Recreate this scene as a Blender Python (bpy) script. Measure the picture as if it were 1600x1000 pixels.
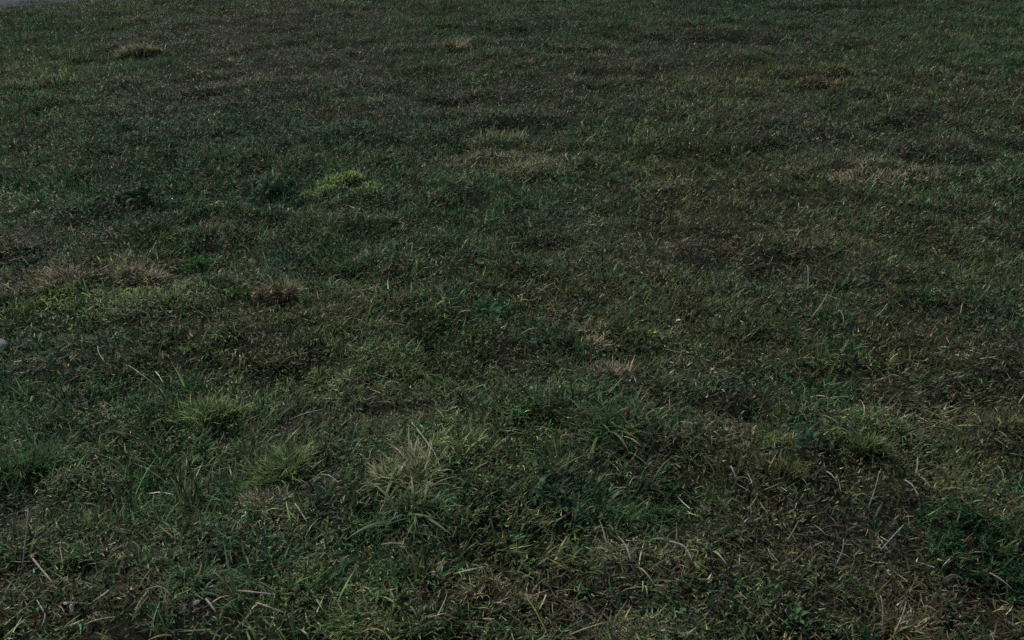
import bpy, math
import numpy as np
from mathutils import Vector, Matrix

R = math.radians
scene = bpy.context.scene
for o in list(bpy.data.objects):
    bpy.data.objects.remove(o)

# ------------------------------------------------------------------ camera
CAM_H, PITCH, HFOV = 1.5, 29.0, 60.0
cam_d = bpy.data.cameras.new('camera')
cam = bpy.data.objects.new('camera', cam_d)
scene.collection.objects.link(cam)
cam.location = (0, 0, CAM_H)
cam.rotation_euler = (R(90 - PITCH), 0, 0)
cam_d.sensor_width = 36.0
cam_d.lens = 18.0 / math.tan(R(HFOV / 2))
cam_d.clip_start = 0.05
cam_d.clip_end = 2000
scene.camera = cam

# ------------------------------------------------------------------ sky, sun, exposure
SUN_EL, SUN_AZ = 52.0, -35.0           # azimuth from +Y (away from the viewer), towards +X
world = bpy.data.worlds.new('World')
scene.world = world
world.use_nodes = True
wn = world.node_tree
bg = wn.nodes['Background']
sky = wn.nodes.new('ShaderNodeTexSky')
sky.sky_type = 'NISHITA'
sky.sun_disc = False
sky.sun_elevation = R(SUN_EL)
sky.sun_rotation = R(SUN_AZ)
sky.air_density = 1.0
sky.dust_density = 4.0
sky.ozone_density = 1.0
wn.links.new(sky.outputs[0], bg.inputs[0])
bg.inputs[1].default_value = 0.08

sun_d = bpy.data.lights.new('sun', 'SUN')
sun_d.energy = 1.5
sun_d.angle = R(10)
sun_d.color = (1.0, 0.985, 0.96)
sun = bpy.data.objects.new('sun', sun_d)
scene.collection.objects.link(sun)
sdir = Vector((math.sin(R(SUN_AZ)) * math.cos(R(SUN_EL)), math.cos(R(SUN_AZ)) * math.cos(R(SUN_EL)), math.sin(R(SUN_EL))))
sun.rotation_euler = sdir.to_track_quat('Z', 'Y').to_euler()

vs = scene.view_settings
vs.view_transform = 'Standard'
vs.look = 'None'
vs.exposure = 0.03
vs.gamma = 1.0
vs.use_curve_mapping = False
scene.cycles.max_bounces = 5
scene.cycles.diffuse_bounces = 3
scene.cycles.transmission_bounces = 3
scene.cycles.use_denoising = False
scene.cycles.filter_width = 1.5

rng = np.random.default_rng(11)

# ------------------------------------------------------------------ helpers
FPX = 800.0 / math.tan(R(HFOV / 2))
CP, SP = math.cos(R(PITCH)), math.sin(R(PITCH))

def at(u, v, z=0.0):
    """ground point seen at photo position (u, v) on the 1600 x 1000 photograph, at height z"""
    a, b = (u - 800) / FPX, (500 - v) / FPX
    dx, dy, dz = a, CP + b * SP, -SP + b * CP
    t = (CAM_H - z) / -dz
    return (dx * t, dy * t)

def depth_at(y):
    return y * CP + CAM_H * SP

def hash2(ix, iy, seed):
    h = (ix.astype(np.int64) * 374761393 + iy.astype(np.int64) * 668265263 + seed * 974634777) & 0xFFFFFFFF
    h = ((h ^ (h >> 13)) * 1274126177) & 0xFFFFFFFF
    h = h ^ (h >> 16)
    return (h & 0xFFFFFF).astype(np.float64) / 0xFFFFFF

def vn(x, y, s, seed):
    """value noise 0..1 with cells of s metres"""
    x = np.asarray(x, float) / s; y = np.asarray(y, float) / s
    c, sn = math.cos(seed * 1.7), math.sin(seed * 1.7)
    x, y = x * c - y * sn + seed * 3.1, x * sn + y * c - seed * 1.9
    ix, iy = np.floor(x), np.floor(y)
    fx, fy = x - ix, y - iy
    fx = fx * fx * (3 - 2 * fx); fy = fy * fy * (3 - 2 * fy)
    a = hash2(ix, iy, seed); b = hash2(ix + 1, iy, seed)
    c_ = hash2(ix, iy + 1, seed); d = hash2(ix + 1, iy + 1, seed)
    return (a * (1 - fx) + b * fx) * (1 - fy) + (c_ * (1 - fx) + d * fx) * fy

def fbm(x, y, s, seed, n=3):
    t = 0; w = 0; a = 1.0
    for k in range(n):
        t = t + a * vn(x, y, s / 2 ** k, seed + 7 * k); w += a; a *= 0.55
    return t / w

def sstep(a, b, t):
    t = np.clip((t - a) / (b - a), 0, 1)
    return t * t * (3 - 2 * t)

# ---- blade colours (real leaf colours, linear)
GREEN, YGREEN, DEEP, OLIVE, STRAW, BROWN, MAUVE, BRIGHT = range(8)
PAL = np.array([
    (0.046, 0.120, 0.042),
    (0.150, 0.212, 0.075),
    (0.024, 0.076, 0.038),
    (0.110, 0.122, 0.044),
    (0.370, 0.330, 0.200),
    (0.088, 0.064, 0.040),
    (0.084, 0.076, 0.064),
    (0.360, 0.560, 0.150)])

# ---- broad patches of the lawn: photo position, half sizes in px, kind of growth, strength, height factor
PATCHES = [
    # top band
    (60, 120, 110, 30, YGREEN, 0.5, 1.1), (40, 60, 90, 30, GREEN, 0.6, 1), (240, 100, 60, 20, GREEN, 0.8, 1.1),
    (450, 110, 170, 45, MAUVE, 0.9, 0.8), (330, 60, 120, 25, MAUVE, 0.6, 0.8), (240, 145, 90, 30, MAUVE, 0.5, .8),
    (470, 30, 130, 15, MAUVE, 0.7, 0.8), (840, 50, 150, 25, DEEP, 0.4, 1), (960, 15, 160, 15, GREEN, 0.6, 1),
    (1180, 15, 180, 20, DEEP, 0.5, 1), (1540, 25, 60, 18, GREEN, 1.3, 1.2), (1545, 105, 60, 20, GREEN, 0.8, 1),
    (1130, 60, 120, 20, MAUVE, 0.5, 0.8), (1050, 110, 140, 25, BROWN, 0.5, .8), (1160, 125, 110, 14, OLIVE, 0.9, 1),
    (1300, 130, 110, 16, OLIVE, 0.7, 1), (1480, 150, 130, 40, BROWN, 0.4, 0.9), (940, 105, 60, 14, BROWN, 0.6, .9),
    (345, 648, 65, 24, YGREEN, 1.2, 1.2), (430, 722, 60, 30, YGREEN, 1.3, 1.1), (640, 735, 60, 26, YGREEN, .8, 1), (520, 975, 110, 36, YGREEN, 1.0, 1),
    (50, 705, 80, 30, YGREEN, .7, 1.1), (330, 890, 90, 40, YGREEN, .4, 1), (620, 790, 100, 40, YGREEN, .5, 1), (920, 660, 100, 40, YGREEN, .4, 1), (1250, 400, 150, 35, BROWN, .9, .8), (1000, 380, 150, 35, BROWN, .8, .8), (1450, 560, 150, 40, BROWN, .8, .8),
    (1180, 560, 130, 40, OLIVE, .8, .9), (1080, 300, 160, 40, BROWN, .5, .8), (1450, 340, 130, 30, BROWN, .6, .8), (700, 590, 110, 30, OLIVE, .6, .9),
    (1200, 870, 130, 50, OLIVE, .7, .8), (1340, 780, 120, 40, OLIVE, .6, .8), (1250, 700, 120, 40, OLIVE, .6, .9),
    # second band
    (300, 205, 160, 30, DEEP, 1.0, 0.8), (540, 215, 130, 25, DEEP, 0.9, 0.8), (150, 160, 140, 25, GREEN, 0.4, 1),
    (640, 160, 90, 20, MAUVE, .6, .8), (850, 160, 160, 30, MAUVE, 0.4, .8), (600, 300, 200, 50, GREEN, 0.8, 0.9),
    (1100, 250, 160, 40, OLIVE, 0.5, 0.9), (1400, 215, 160, 40, MAUVE, .6, .8), (1200, 200, 100, 30, MAUVE, 0.5, .9),
    (1360, 270, 100, 16, STRAW, 0.5, 1.0), (1560, 290, 70, 40, GREEN, 0.6, 1), (780, 255, 130, 14, STRAW, 0.5, 1.1),
    (60, 300, 90, 40, GREEN, 0.9, 1), (30, 310, 50, 22, BRIGHT, 0.15, 1), (230, 300, 70, 45, DEEP, 1.3, 1.2),
    (430, 300, 60, 25, DEEP, 1.6, 1.2), (540, 340, 60, 12, BROWN, .6, .8), (900, 370, 110, 30, MAUVE, .6, .8),
    (800, 330, 140, 50, GREEN, .5, .9), (1150, 330, 160, 50, OLIVE, .6, .9), (1440, 400, 140, 40, OLIVE, .7, 1),
    # middle
    (30, 390, 70, 40, MAUVE, 0.9, .7), (150, 430, 140, 26, BROWN, 0.9, .8), (160, 475, 130, 24, YGREEN, 1.2, 1.0),
    (120, 470, 60, 14, BRIGHT, 0.35, 1), (270, 465, 40, 12, YGREEN, 0.8, 1), (60, 500, 60, 25, GREEN, .8, 1),
    (90, 560, 120, 25, DEEP, 0.7, .7), (250, 520, 150, 20, DEEP, 0.5, .8), (100, 570, 80, 14, MAUVE, .8, .6),
    (450, 410, 50, 30, DEEP, 0.7, 1), (560, 400, 160, 30, GREEN, .7, .9), (380, 520, 120, 40, OLIVE, .6, 1),
    (530, 490, 120, 35, OLIVE, .6, 1), (760, 495, 70, 22, DEEP, 1.0, 1.0), (850, 540, 50, 20, DEEP, .6, 1.0),
    (530, 570, 90, 30, YGREEN, .35, 1), (430, 580, 50, 30, OLIVE, .5, 1), (980, 400, 140, 40, MAUVE, .5, .8),
    (900, 470, 120, 40, OLIVE, .6, .9), (1050, 500, 120, 40, OLIVE, .6, .9), (1020, 560, 80, 25, OLIVE, .6, .9),
    (1250, 440, 100, 35, MAUVE, .6, .8), (1290, 520, 60, 25, DEEP, .8, .9), (1420, 500, 90, 30, BROWN, .5, .7),
    (1550, 520, 70, 40, DEEP, .7, .9), (1380, 560, 130, 25, OLIVE, .7, 1), (1330, 570, 50, 18, GREEN, .8, 1),
    (1560, 590, 70, 40, MAUVE, .6, .8), (660, 560, 90, 40, GREEN, .4, .9), (930, 600, 120, 30, MAUVE, .5, .7),
    (60, 620, 150, 40, GREEN, .8, 1), (200, 620, 100, 30, GREEN, .5, 1),
    # near
    (60, 700, 90, 40, GREEN, 1.3, 1.3), (190, 720, 90, 40, BROWN, .35, .9), (180, 790, 100, 40, BROWN, .3, .9), (250, 760, 180, 80, YGREEN, .35, 1.2), (250, 760, 200, 90, GREEN, .8, 1.3), (760, 700, 160, 60, YGREEN, .3, 1.1), (450, 620, 160, 40, YGREEN, .35, 1.1),
    (330, 690, 120, 60, GREEN, .9, 1.2), (520, 670, 130, 35, BROWN, .7, .8), (640, 650, 80, 25, MAUVE, .6, .8),
    (440, 870, 120, 50, BROWN, .35, .9), (420, 900, 150, 60, GREEN, .6, 1.2), (540, 720, 70, 50, DEEP, .5, .9), (620, 800, 110, 60, GREEN, 1.1, 1.2),
    (920, 660, 120, 50, GREEN, 1.2, 1.2), (1000, 640, 45, 20, BROWN, 1.4, .6), (1120, 660, 90, 30, BROWN, 1.3, .5),
    (800, 740, 70, 40, OLIVE, .7, 1), (870, 775, 60, 32, DEEP, .8, .9), (1000, 800, 90, 40, GREEN, .8, 1),
    (960, 730, 70, 30, BROWN, .8, .6), (1270, 690, 90, 30, DEEP, 1.1, .9), (1200, 620, 110, 30, DEEP, .5, .9),
    (1250, 800, 150, 60, MAUVE, .8, .7), (1450, 640, 130, 40, BROWN, .5, .9), (1560, 700, 90, 60, MAUVE, .7, .8),
    (1480, 720, 100, 40, OLIVE, .5, .9), (1330, 860, 110, 60, MAUVE, .9, .7), (1150, 880, 110, 60, MAUVE, .6, .7),
    (1440, 950, 120, 40, BROWN, .7, .8), (1530, 960, 120, 50, BROWN, .7, .6), (880, 950, 110, 40, BROWN, .9, .8),
    (980, 960, 120, 40, MAUVE, .6, .8), (560, 960, 100, 40, YGREEN, .9, .9), (500, 960, 80, 40, GREEN, .7, 1),
    (330, 890, 90, 40, GREEN, .8, 1.1), (60, 940, 100, 60, BROWN, .7, .7), (30, 800, 60, 30, BROWN, .6, .7),
    (720, 960, 110, 40, BROWN, .5, .9), (760, 860, 120, 50, OLIVE, .4, 1), (220, 950, 140, 40, BROWN, .6, .7),
    (1060, 730, 80, 40, BROWN, .5, .8), (1150, 760, 70, 40, OLIVE, .8, 1), (1360, 690, 50, 30, YGREEN, .8, 1.1),
]
# ---- humps (positive) and hollows (negative) of the ground under the turf, metres
HUMPS = [
    (210, 75, 40, 10, .05), (780, 193, 50, 9, .07), (780, 214, 45, 6, -.05), (820, 255, 80, 9, .04), (170, 100, 40, 7, -.05),
    (1370, 266, 70, 10, .04), (1280, 122, 70, 7, .05), (1290, 142, 40, 5, -.05), (95, 430, 45, 20, .03), (205, 420, 45, 20, .04),
    (220, 452, 50, 7, -.02), (160, 470, 110, 20, .03), (430, 450, 35, 20, .035), (445, 480, 30, 8, -.03), (130, 515, 60, 10, -.04),
    (540, 285, 45, 10, .03), (420, 315, 50, 8, -.025), (230, 335, 60, 10, -.02), (640, 740, 90, 50, .03), (420, 720, 60, 40, .03),
    (480, 760, 60, 20, -.03), (1140, 665, 70, 16, -.03), (1510, 840, 80, 55, .03), (1545, 930, 80, 20, -.02), (930, 650, 80, 40, .03),
    (1030, 740, 60, 16, -.02), (600, 660, 60, 14, -.01), (380, 100, 50, 8, .03), (1110, 52, 90, 5, .04), (1120, 62, 80, 4, -.04),
    (920, 118, 60, 5, -.05), (700, 160, 60, 6, -.04), (620, 190, 70, 6, -.04), (1000, 565, 60, 8, -.02), (820, 395, 40, 8, -.03),
    (560, 430, 40, 10, -.03), (905, 510, 40, 8, -.025), (1290, 605, 40, 8, -.025), (60, 600, 60, 12, -.02), (30, 920, 60, 30, -.03),
    (860, 850, 60, 20, -.02), (640, 850, 60, 14, -.025), (1250, 15, 60, 4, -.06), (650, 5, 30, 3, -.06), (790, 55, 50, 4, -.05),
]

def to_ground(u, v, ru, rv):
    x, y = at(u, v)
    y2 = at(u, max(v - rv, -60))[1]; y1 = at(u, v + rv)[1]
    return x, y, ru * depth_at(y) / FPX, max((y2 - y1) / 2, .03)

G_PATCH = [to_ground(*p[:4]) + p[4:] for p in PATCHES]
G_HUMP = [to_ground(*p[:4]) + p[4:] for p in HUMPS]

# road edge: a straight line on the ground, the road lies beyond it
EA = np.array(at(0, 13)); EB = np.array(at(150, 0))
ED = (EB - EA) / np.linalg.norm(EB - EA)
EN = np.array((-ED[1], ED[0]))
ROAD_W = 4.2

def road_d(x, y):
    """signed distance beyond the lawn's edge"""
    return (x - EA[0]) * EN[0] + (y - EA[1]) * EN[1]

def near_road(x, y):
    return sstep(-.6, -.05, road_d(x, y)) * (1 - sstep(ROAD_W + .05, ROAD_W + .6, road_d(x, y)))

def gz(x, y):
    x = np.asarray(x, float); y = np.asarray(y, float)
    z = (fbm(x, y, .55, 3, 3) - .5) * .085 + (vn(x, y, 1.9, 5) - .5) * .06 + (vn(x, y, .16, 9) - .5) * .045 + (vn(x, y, .06, 19) - .5) * .02
    for (gx, gy, rx, ry, h) in G_HUMP:
        d = ((x - gx) / rx) ** 2 + ((y - gy) / ry) ** 2
        z = z + h * np.exp(-d)
    k = near_road(x, y)
    far = sstep(14, 25, np.hypot(x, y))
    return z * (1 - k) * (1 - .5 * far) - .012 * k

def gz1(x, y):
    return float(gz(np.array([x]), np.array([y]))[0])

def at3(u, v, up=0.0):
    """point on (or up metres above) the uneven turf seen at a photo position"""
    z = up
    for _ in range(6):
        x, y = at(u, v, z)
        z = gz1(x, y) + up
    return Vector((x, y, z))

# ------------------------------------------------------------------ materials
def mat_leaf(name, trans=0.28, rough=0.5, spec=0.35, jitter=0.0):
    m = bpy.data.materials.new(name); m.use_nodes = True
    nt = m.node_tree; n = nt.nodes; n.clear()
    out = n.new('ShaderNodeOutputMaterial'); mix = n.new('ShaderNodeMixShader')
    p = n.new('ShaderNodeBsdfPrincipled'); t = n.new('ShaderNodeBsdfTranslucent')
    a = n.new('ShaderNodeAttribute'); a.attribute_name = 'Col'
    tex = n.new('ShaderNodeTexCoord'); nz = n.new('ShaderNodeTexNoise')
    nz.inputs['Scale'].default_value = 90.0; nz.inputs['Detail'].default_value = 2.0
    ramp = n.new('ShaderNodeMapRange'); ramp.inputs[1].default_value = .3; ramp.inputs[2].default_value = .7
    ramp.inputs[3].default_value = .72; ramp.inputs[4].default_value = 1.28
    mul = n.new('ShaderNodeVectorMath'); mul.operation = 'SCALE'
    nt.links.new(tex.outputs['Object'], nz.inputs['Vector'])
    nt.links.new(nz.outputs[0], ramp.inputs[0])
    nt.links.new(a.outputs['Color'], mul.inputs[0]); nt.links.new(ramp.outputs[0], mul.inputs['Scale'])
    nt.links.new(mul.outputs[0], p.inputs['Base Color']); nt.links.new(mul.outputs[0], t.inputs['Color'])
    p.inputs['Roughness'].default_value = rough
    p.inputs['Specular IOR Level'].default_value = spec
    mix.inputs[0].default_value = trans
    nt.links.new(p.outputs[0], mix.inputs[1]); nt.links.new(t.outputs[0], mix.inputs[2])
    nt.links.new(mix.outputs[0], out.inputs[0])
    return m

M_GRASS = mat_leaf('grass_leaf', .3, .5, .34)
M_DRY = mat_leaf('dry_grass', .22, .7, .15)
M_WEED = mat_leaf('weed_leaf', .2, .62, .2)

def mat_plain(name, c1, c2, scale, rough=.85, bump=.4, bscale=None, spec=.2):
    m = bpy.data.materials.new(name); m.use_nodes = True
    nt = m.node_tree; n = nt.nodes; p = n['Principled BSDF']
    tc = n.new('ShaderNodeTexCoord'); nz = n.new('ShaderNodeTexNoise')
    nz.inputs['Scale'].default_value = scale; nz.inputs['Detail'].default_value = 8
    nz.inputs['Roughness'].default_value = .65
    cr = n.new('ShaderNodeValToRGB')
    cr.color_ramp.elements[0].position = .32; cr.color_ramp.elements[0].color = (*c1, 1)
    cr.color_ramp.elements[1].position = .7; cr.color_ramp.elements[1].color = (*c2, 1)
    b = n.new('ShaderNodeBump'); b.inputs['Strength'].default_value = bump; b.inputs['Distance'].default_value = .01
    nb = n.new('ShaderNodeTexNoise'); nb.inputs['Scale'].default_value = bscale or scale * 4; nb.inputs['Detail'].default_value = 6
    nt.links.new(tc.outputs['Object'], nz.inputs[0]); nt.links.new(tc.outputs['Object'], nb.inputs[0])
    nt.links.new(nz.outputs[0], cr.inputs[0]); nt.links.new(cr.outputs[0], p.inputs['Base Color'])
    nt.links.new(nb.outputs[0], b.inputs['Height']); nt.links.new(b.outputs[0], p.inputs['Normal'])
    p.inputs['Roughness'].default_value = rough; p.inputs['Specular IOR Level'].default_value = spec
    return m

M_SOIL = mat_plain('soil_and_moss', (.010, .009, .006), (.022, .024, .011), 9, .95, .8, 60)
M_ROAD = mat_plain('worn_asphalt', (.11, .12, .145), (.18, .19, .225), 14, .8, .5, 160, .3)
M_STONE = mat_plain('pale_stone', (.16, .15, .16), (.36, .33, .35), 40, .85, .6, 120)
M_STRAW = mat_plain('straw_stem', (.24, .2, .13), (.44, .38, .27), 60, .6, .3, 200, .3)
M_GREYSTEM = mat_plain('weathered_stem', (.20, .19, .165), (.42, .40, .355), 60, .65, .3, 200, .3)
M_DEADLEAF = mat_plain('fallen_leaf', (.07, .03, .02), (.17, .085, .05), 70, .7, .5, 200, .25)
M_PALELEAF = mat_plain('bleached_leaf', (.2, .16, .12), (.42, .35, .27), 60, .7, .5, 200, .25)
M_PETAL = mat_plain('pale_petal', (.62, .6, .5), (.75, .74, .66), 60, .6, .2, 200, .25)

# ------------------------------------------------------------------ mesh builders
def link(o, parent=None):
    scene.collection.objects.link(o)
    if parent is not None:
        o.parent = parent
    return o

def fast_mesh(name, verts, tris, quads, cols=None, mat=None, smooth=True):
    me = bpy.data.meshes.new(name)
    nv = len(verts); nt_, nq = len(tris), len(quads)
    me.vertices.add(nv)
    me.vertices.foreach_set('co', np.ascontiguousarray(verts, dtype=np.float32).ravel())
    li = np.concatenate([np.asarray(tris, np.int32).ravel(), np.asarray(quads, np.int32).ravel()]) if nq else np.asarray(tris, np.int32).ravel()
    me.loops.add(len(li)); me.loops.foreach_set('vertex_index', li.astype(np.int32))
    me.polygons.add(nt_ + nq)
    starts = np.concatenate([np.arange(nt_) * 3, nt_ * 3 + np.arange(nq) * 4]).astype(np.int32)
    me.polygons.foreach_set('loop_start', starts)
    me.update(calc_edges=True)
    if smooth:
        me.polygons.foreach_set('use_smooth', np.ones(nt_ + nq, bool))
    if cols is not None:
        at_ = me.attributes.new('Col', 'FLOAT_COLOR', 'POINT')
        c4 = np.ones((nv, 4), np.float32); c4[:, :3] = cols
        at_.data.foreach_set('color', c4.ravel())
    if mat:
        me.materials.append(mat)
    return me

def blade_geo(P, L, W, az, lean, curl, col, segs, tipcol=None, floor=True, sway=None):
    """ribbons: base points P (N,3), length, width, heading, lean from upright, extra bend towards the tip"""
    N = len(P)
    rows = segs + 1
    nvb = segs * 2 + 1
    V = np.empty((N, nvb, 3)); C = np.empty((N, nvb, 3))
    p = P.copy()
    roll = rng.uniform(-.5, .5, N)
    sway = rng.normal(0, .25, N) if sway is None else sway
    for k in range(rows):
        t = k / segs
        a = az + sway * t
        wa = a + math.pi / 2 + roll + t * sway
        if k < segs:
            w = W * .5 * (1 - t ** 1.6 * .75) * (0.75 + .25 * min(1, t * 4))
            o = np.stack([np.cos(wa) * w, np.sin(wa) * w, np.zeros(N)], 1)
            V[:, 2 * k] = p - o; V[:, 2 * k + 1] = p + o
        else:
            V[:, 2 * k] = p
        cc = col if tipcol is None else col * (1 - t ** 1.5) + tipcol * t ** 1.5
        C[:, 2 * k] = cc
        if k < segs:
            C[:, 2 * k + 1] = cc
            th = lean + curl * (t + .5 / segs)
            s = (L / segs)
            p = p + np.stack([np.sin(th) * np.cos(a) * s, np.sin(th) * np.sin(a) * s, np.cos(th) * s], 1)
            if floor:
                p[:, 2] = np.maximum(p[:, 2], P[:, 2] + .003)
    b = (np.arange(N) * nvb)[:, None]
    q = np.concatenate([b + np.array([2 * k, 2 * k + 1, 2 * k + 3, 2 * k + 2]) for k in range(segs - 1)], 0) if segs > 1 else np.zeros((0, 4), int)
    tr = b + np.array([2 * segs - 2, 2 * segs - 1, 2 * segs])
    return V.reshape(-1, 3), tr, q, C.reshape(-1, 3)

def join_geo(gs):
    off = 0; V = []; T = []; Q = []; C = []
    for v, t, q, c in gs:
        V.append(v); T.append(t + off); Q.append(q + off); C.append(c); off += len(v)
    return np.concatenate(V), np.concatenate(T), np.concatenate(Q), np.concatenate(C)

def stuff(name, geo, mat, label, cat, parent=None):
    o = bpy.data.objects.new(name, fast_mesh(name, *geo, mat))
    link(o, parent); o['kind'] = 'stuff'
    if label: o['label'] = label
    if cat: o['category'] = cat
    return o

def tag(o, label, cat, group=None):
    o['label'] = label; o['category'] = cat
    if group: o['group'] = group
    return o

# ------------------------------------------------------------------ the ground: one sheet to the horizon
def axis(lo, hi, step, far):
    core = np.arange(lo, hi + 1e-6, step)
    out = []; d = step
    e = hi
    while e < far:
        d *= 1.22; e += d; out.append(e)
    neg = []; d = step; e = lo
    while e > -far:
        d *= 1.22; e -= d; neg.append(e)
    return np.array(neg[::-1] + list(core) + out)

gx_, gy_ = axis(-6.6, 6.6, .032, 400), axis(.3, 10.6, .032, 400)
GX, GY = np.meshgrid(gx_, gy_)
GZ = gz(GX, GY)
nx, ny = len(gx_), len(gy_)
idx = np.arange(nx * ny).reshape(ny, nx)
quads = np.stack([idx[:-1, :-1].ravel(), idx[:-1, 1:].ravel(), idx[1:, 1:].ravel(), idx[1:, :-1].ravel()], 1)
me = fast_mesh('ground', np.stack([GX.ravel(), GY.ravel(), GZ.ravel()], 1), np.zeros((0, 3), int), quads, None, M_SOIL)
ground = link(bpy.data.objects.new('ground', me)); ground['kind'] = 'structure'
ground['label'] = 'dark damp soil under the rough turf'

# road: a slab with a slightly ragged near edge
rv, rq = [], []
L0 = np.arange(-40, 60, .12)
for i, s in enumerate(L0):
    jag = .035 * (vn(np.array([s]), np.array([0.]), .35, 41)[0] - .5) * 2
    crown = .03
    for dd, zz in ((jag, -.03), (jag + .012, .006), (ROAD_W * .5, .006 + crown), (ROAD_W, .006), (ROAD_W + .01, -.03)):
        q = EA + ED * s + EN * dd
        rv.append((q[0], q[1], zz))
    if i:
        b = (i - 1) * 5
        for k in range(4):
            rq.append((b + k, b + 5 + k, b + 6 + k, b + 1 + k))
me = fast_mesh('road', np.array(rv), np.zeros((0, 3), int), np.array(rq), None, M_ROAD, False)
road = link(bpy.data.objects.new('road', me)); road['kind'] = 'structure'
road['label'] = 'blue grey asphalt road beyond the far left edge of the grass'

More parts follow.
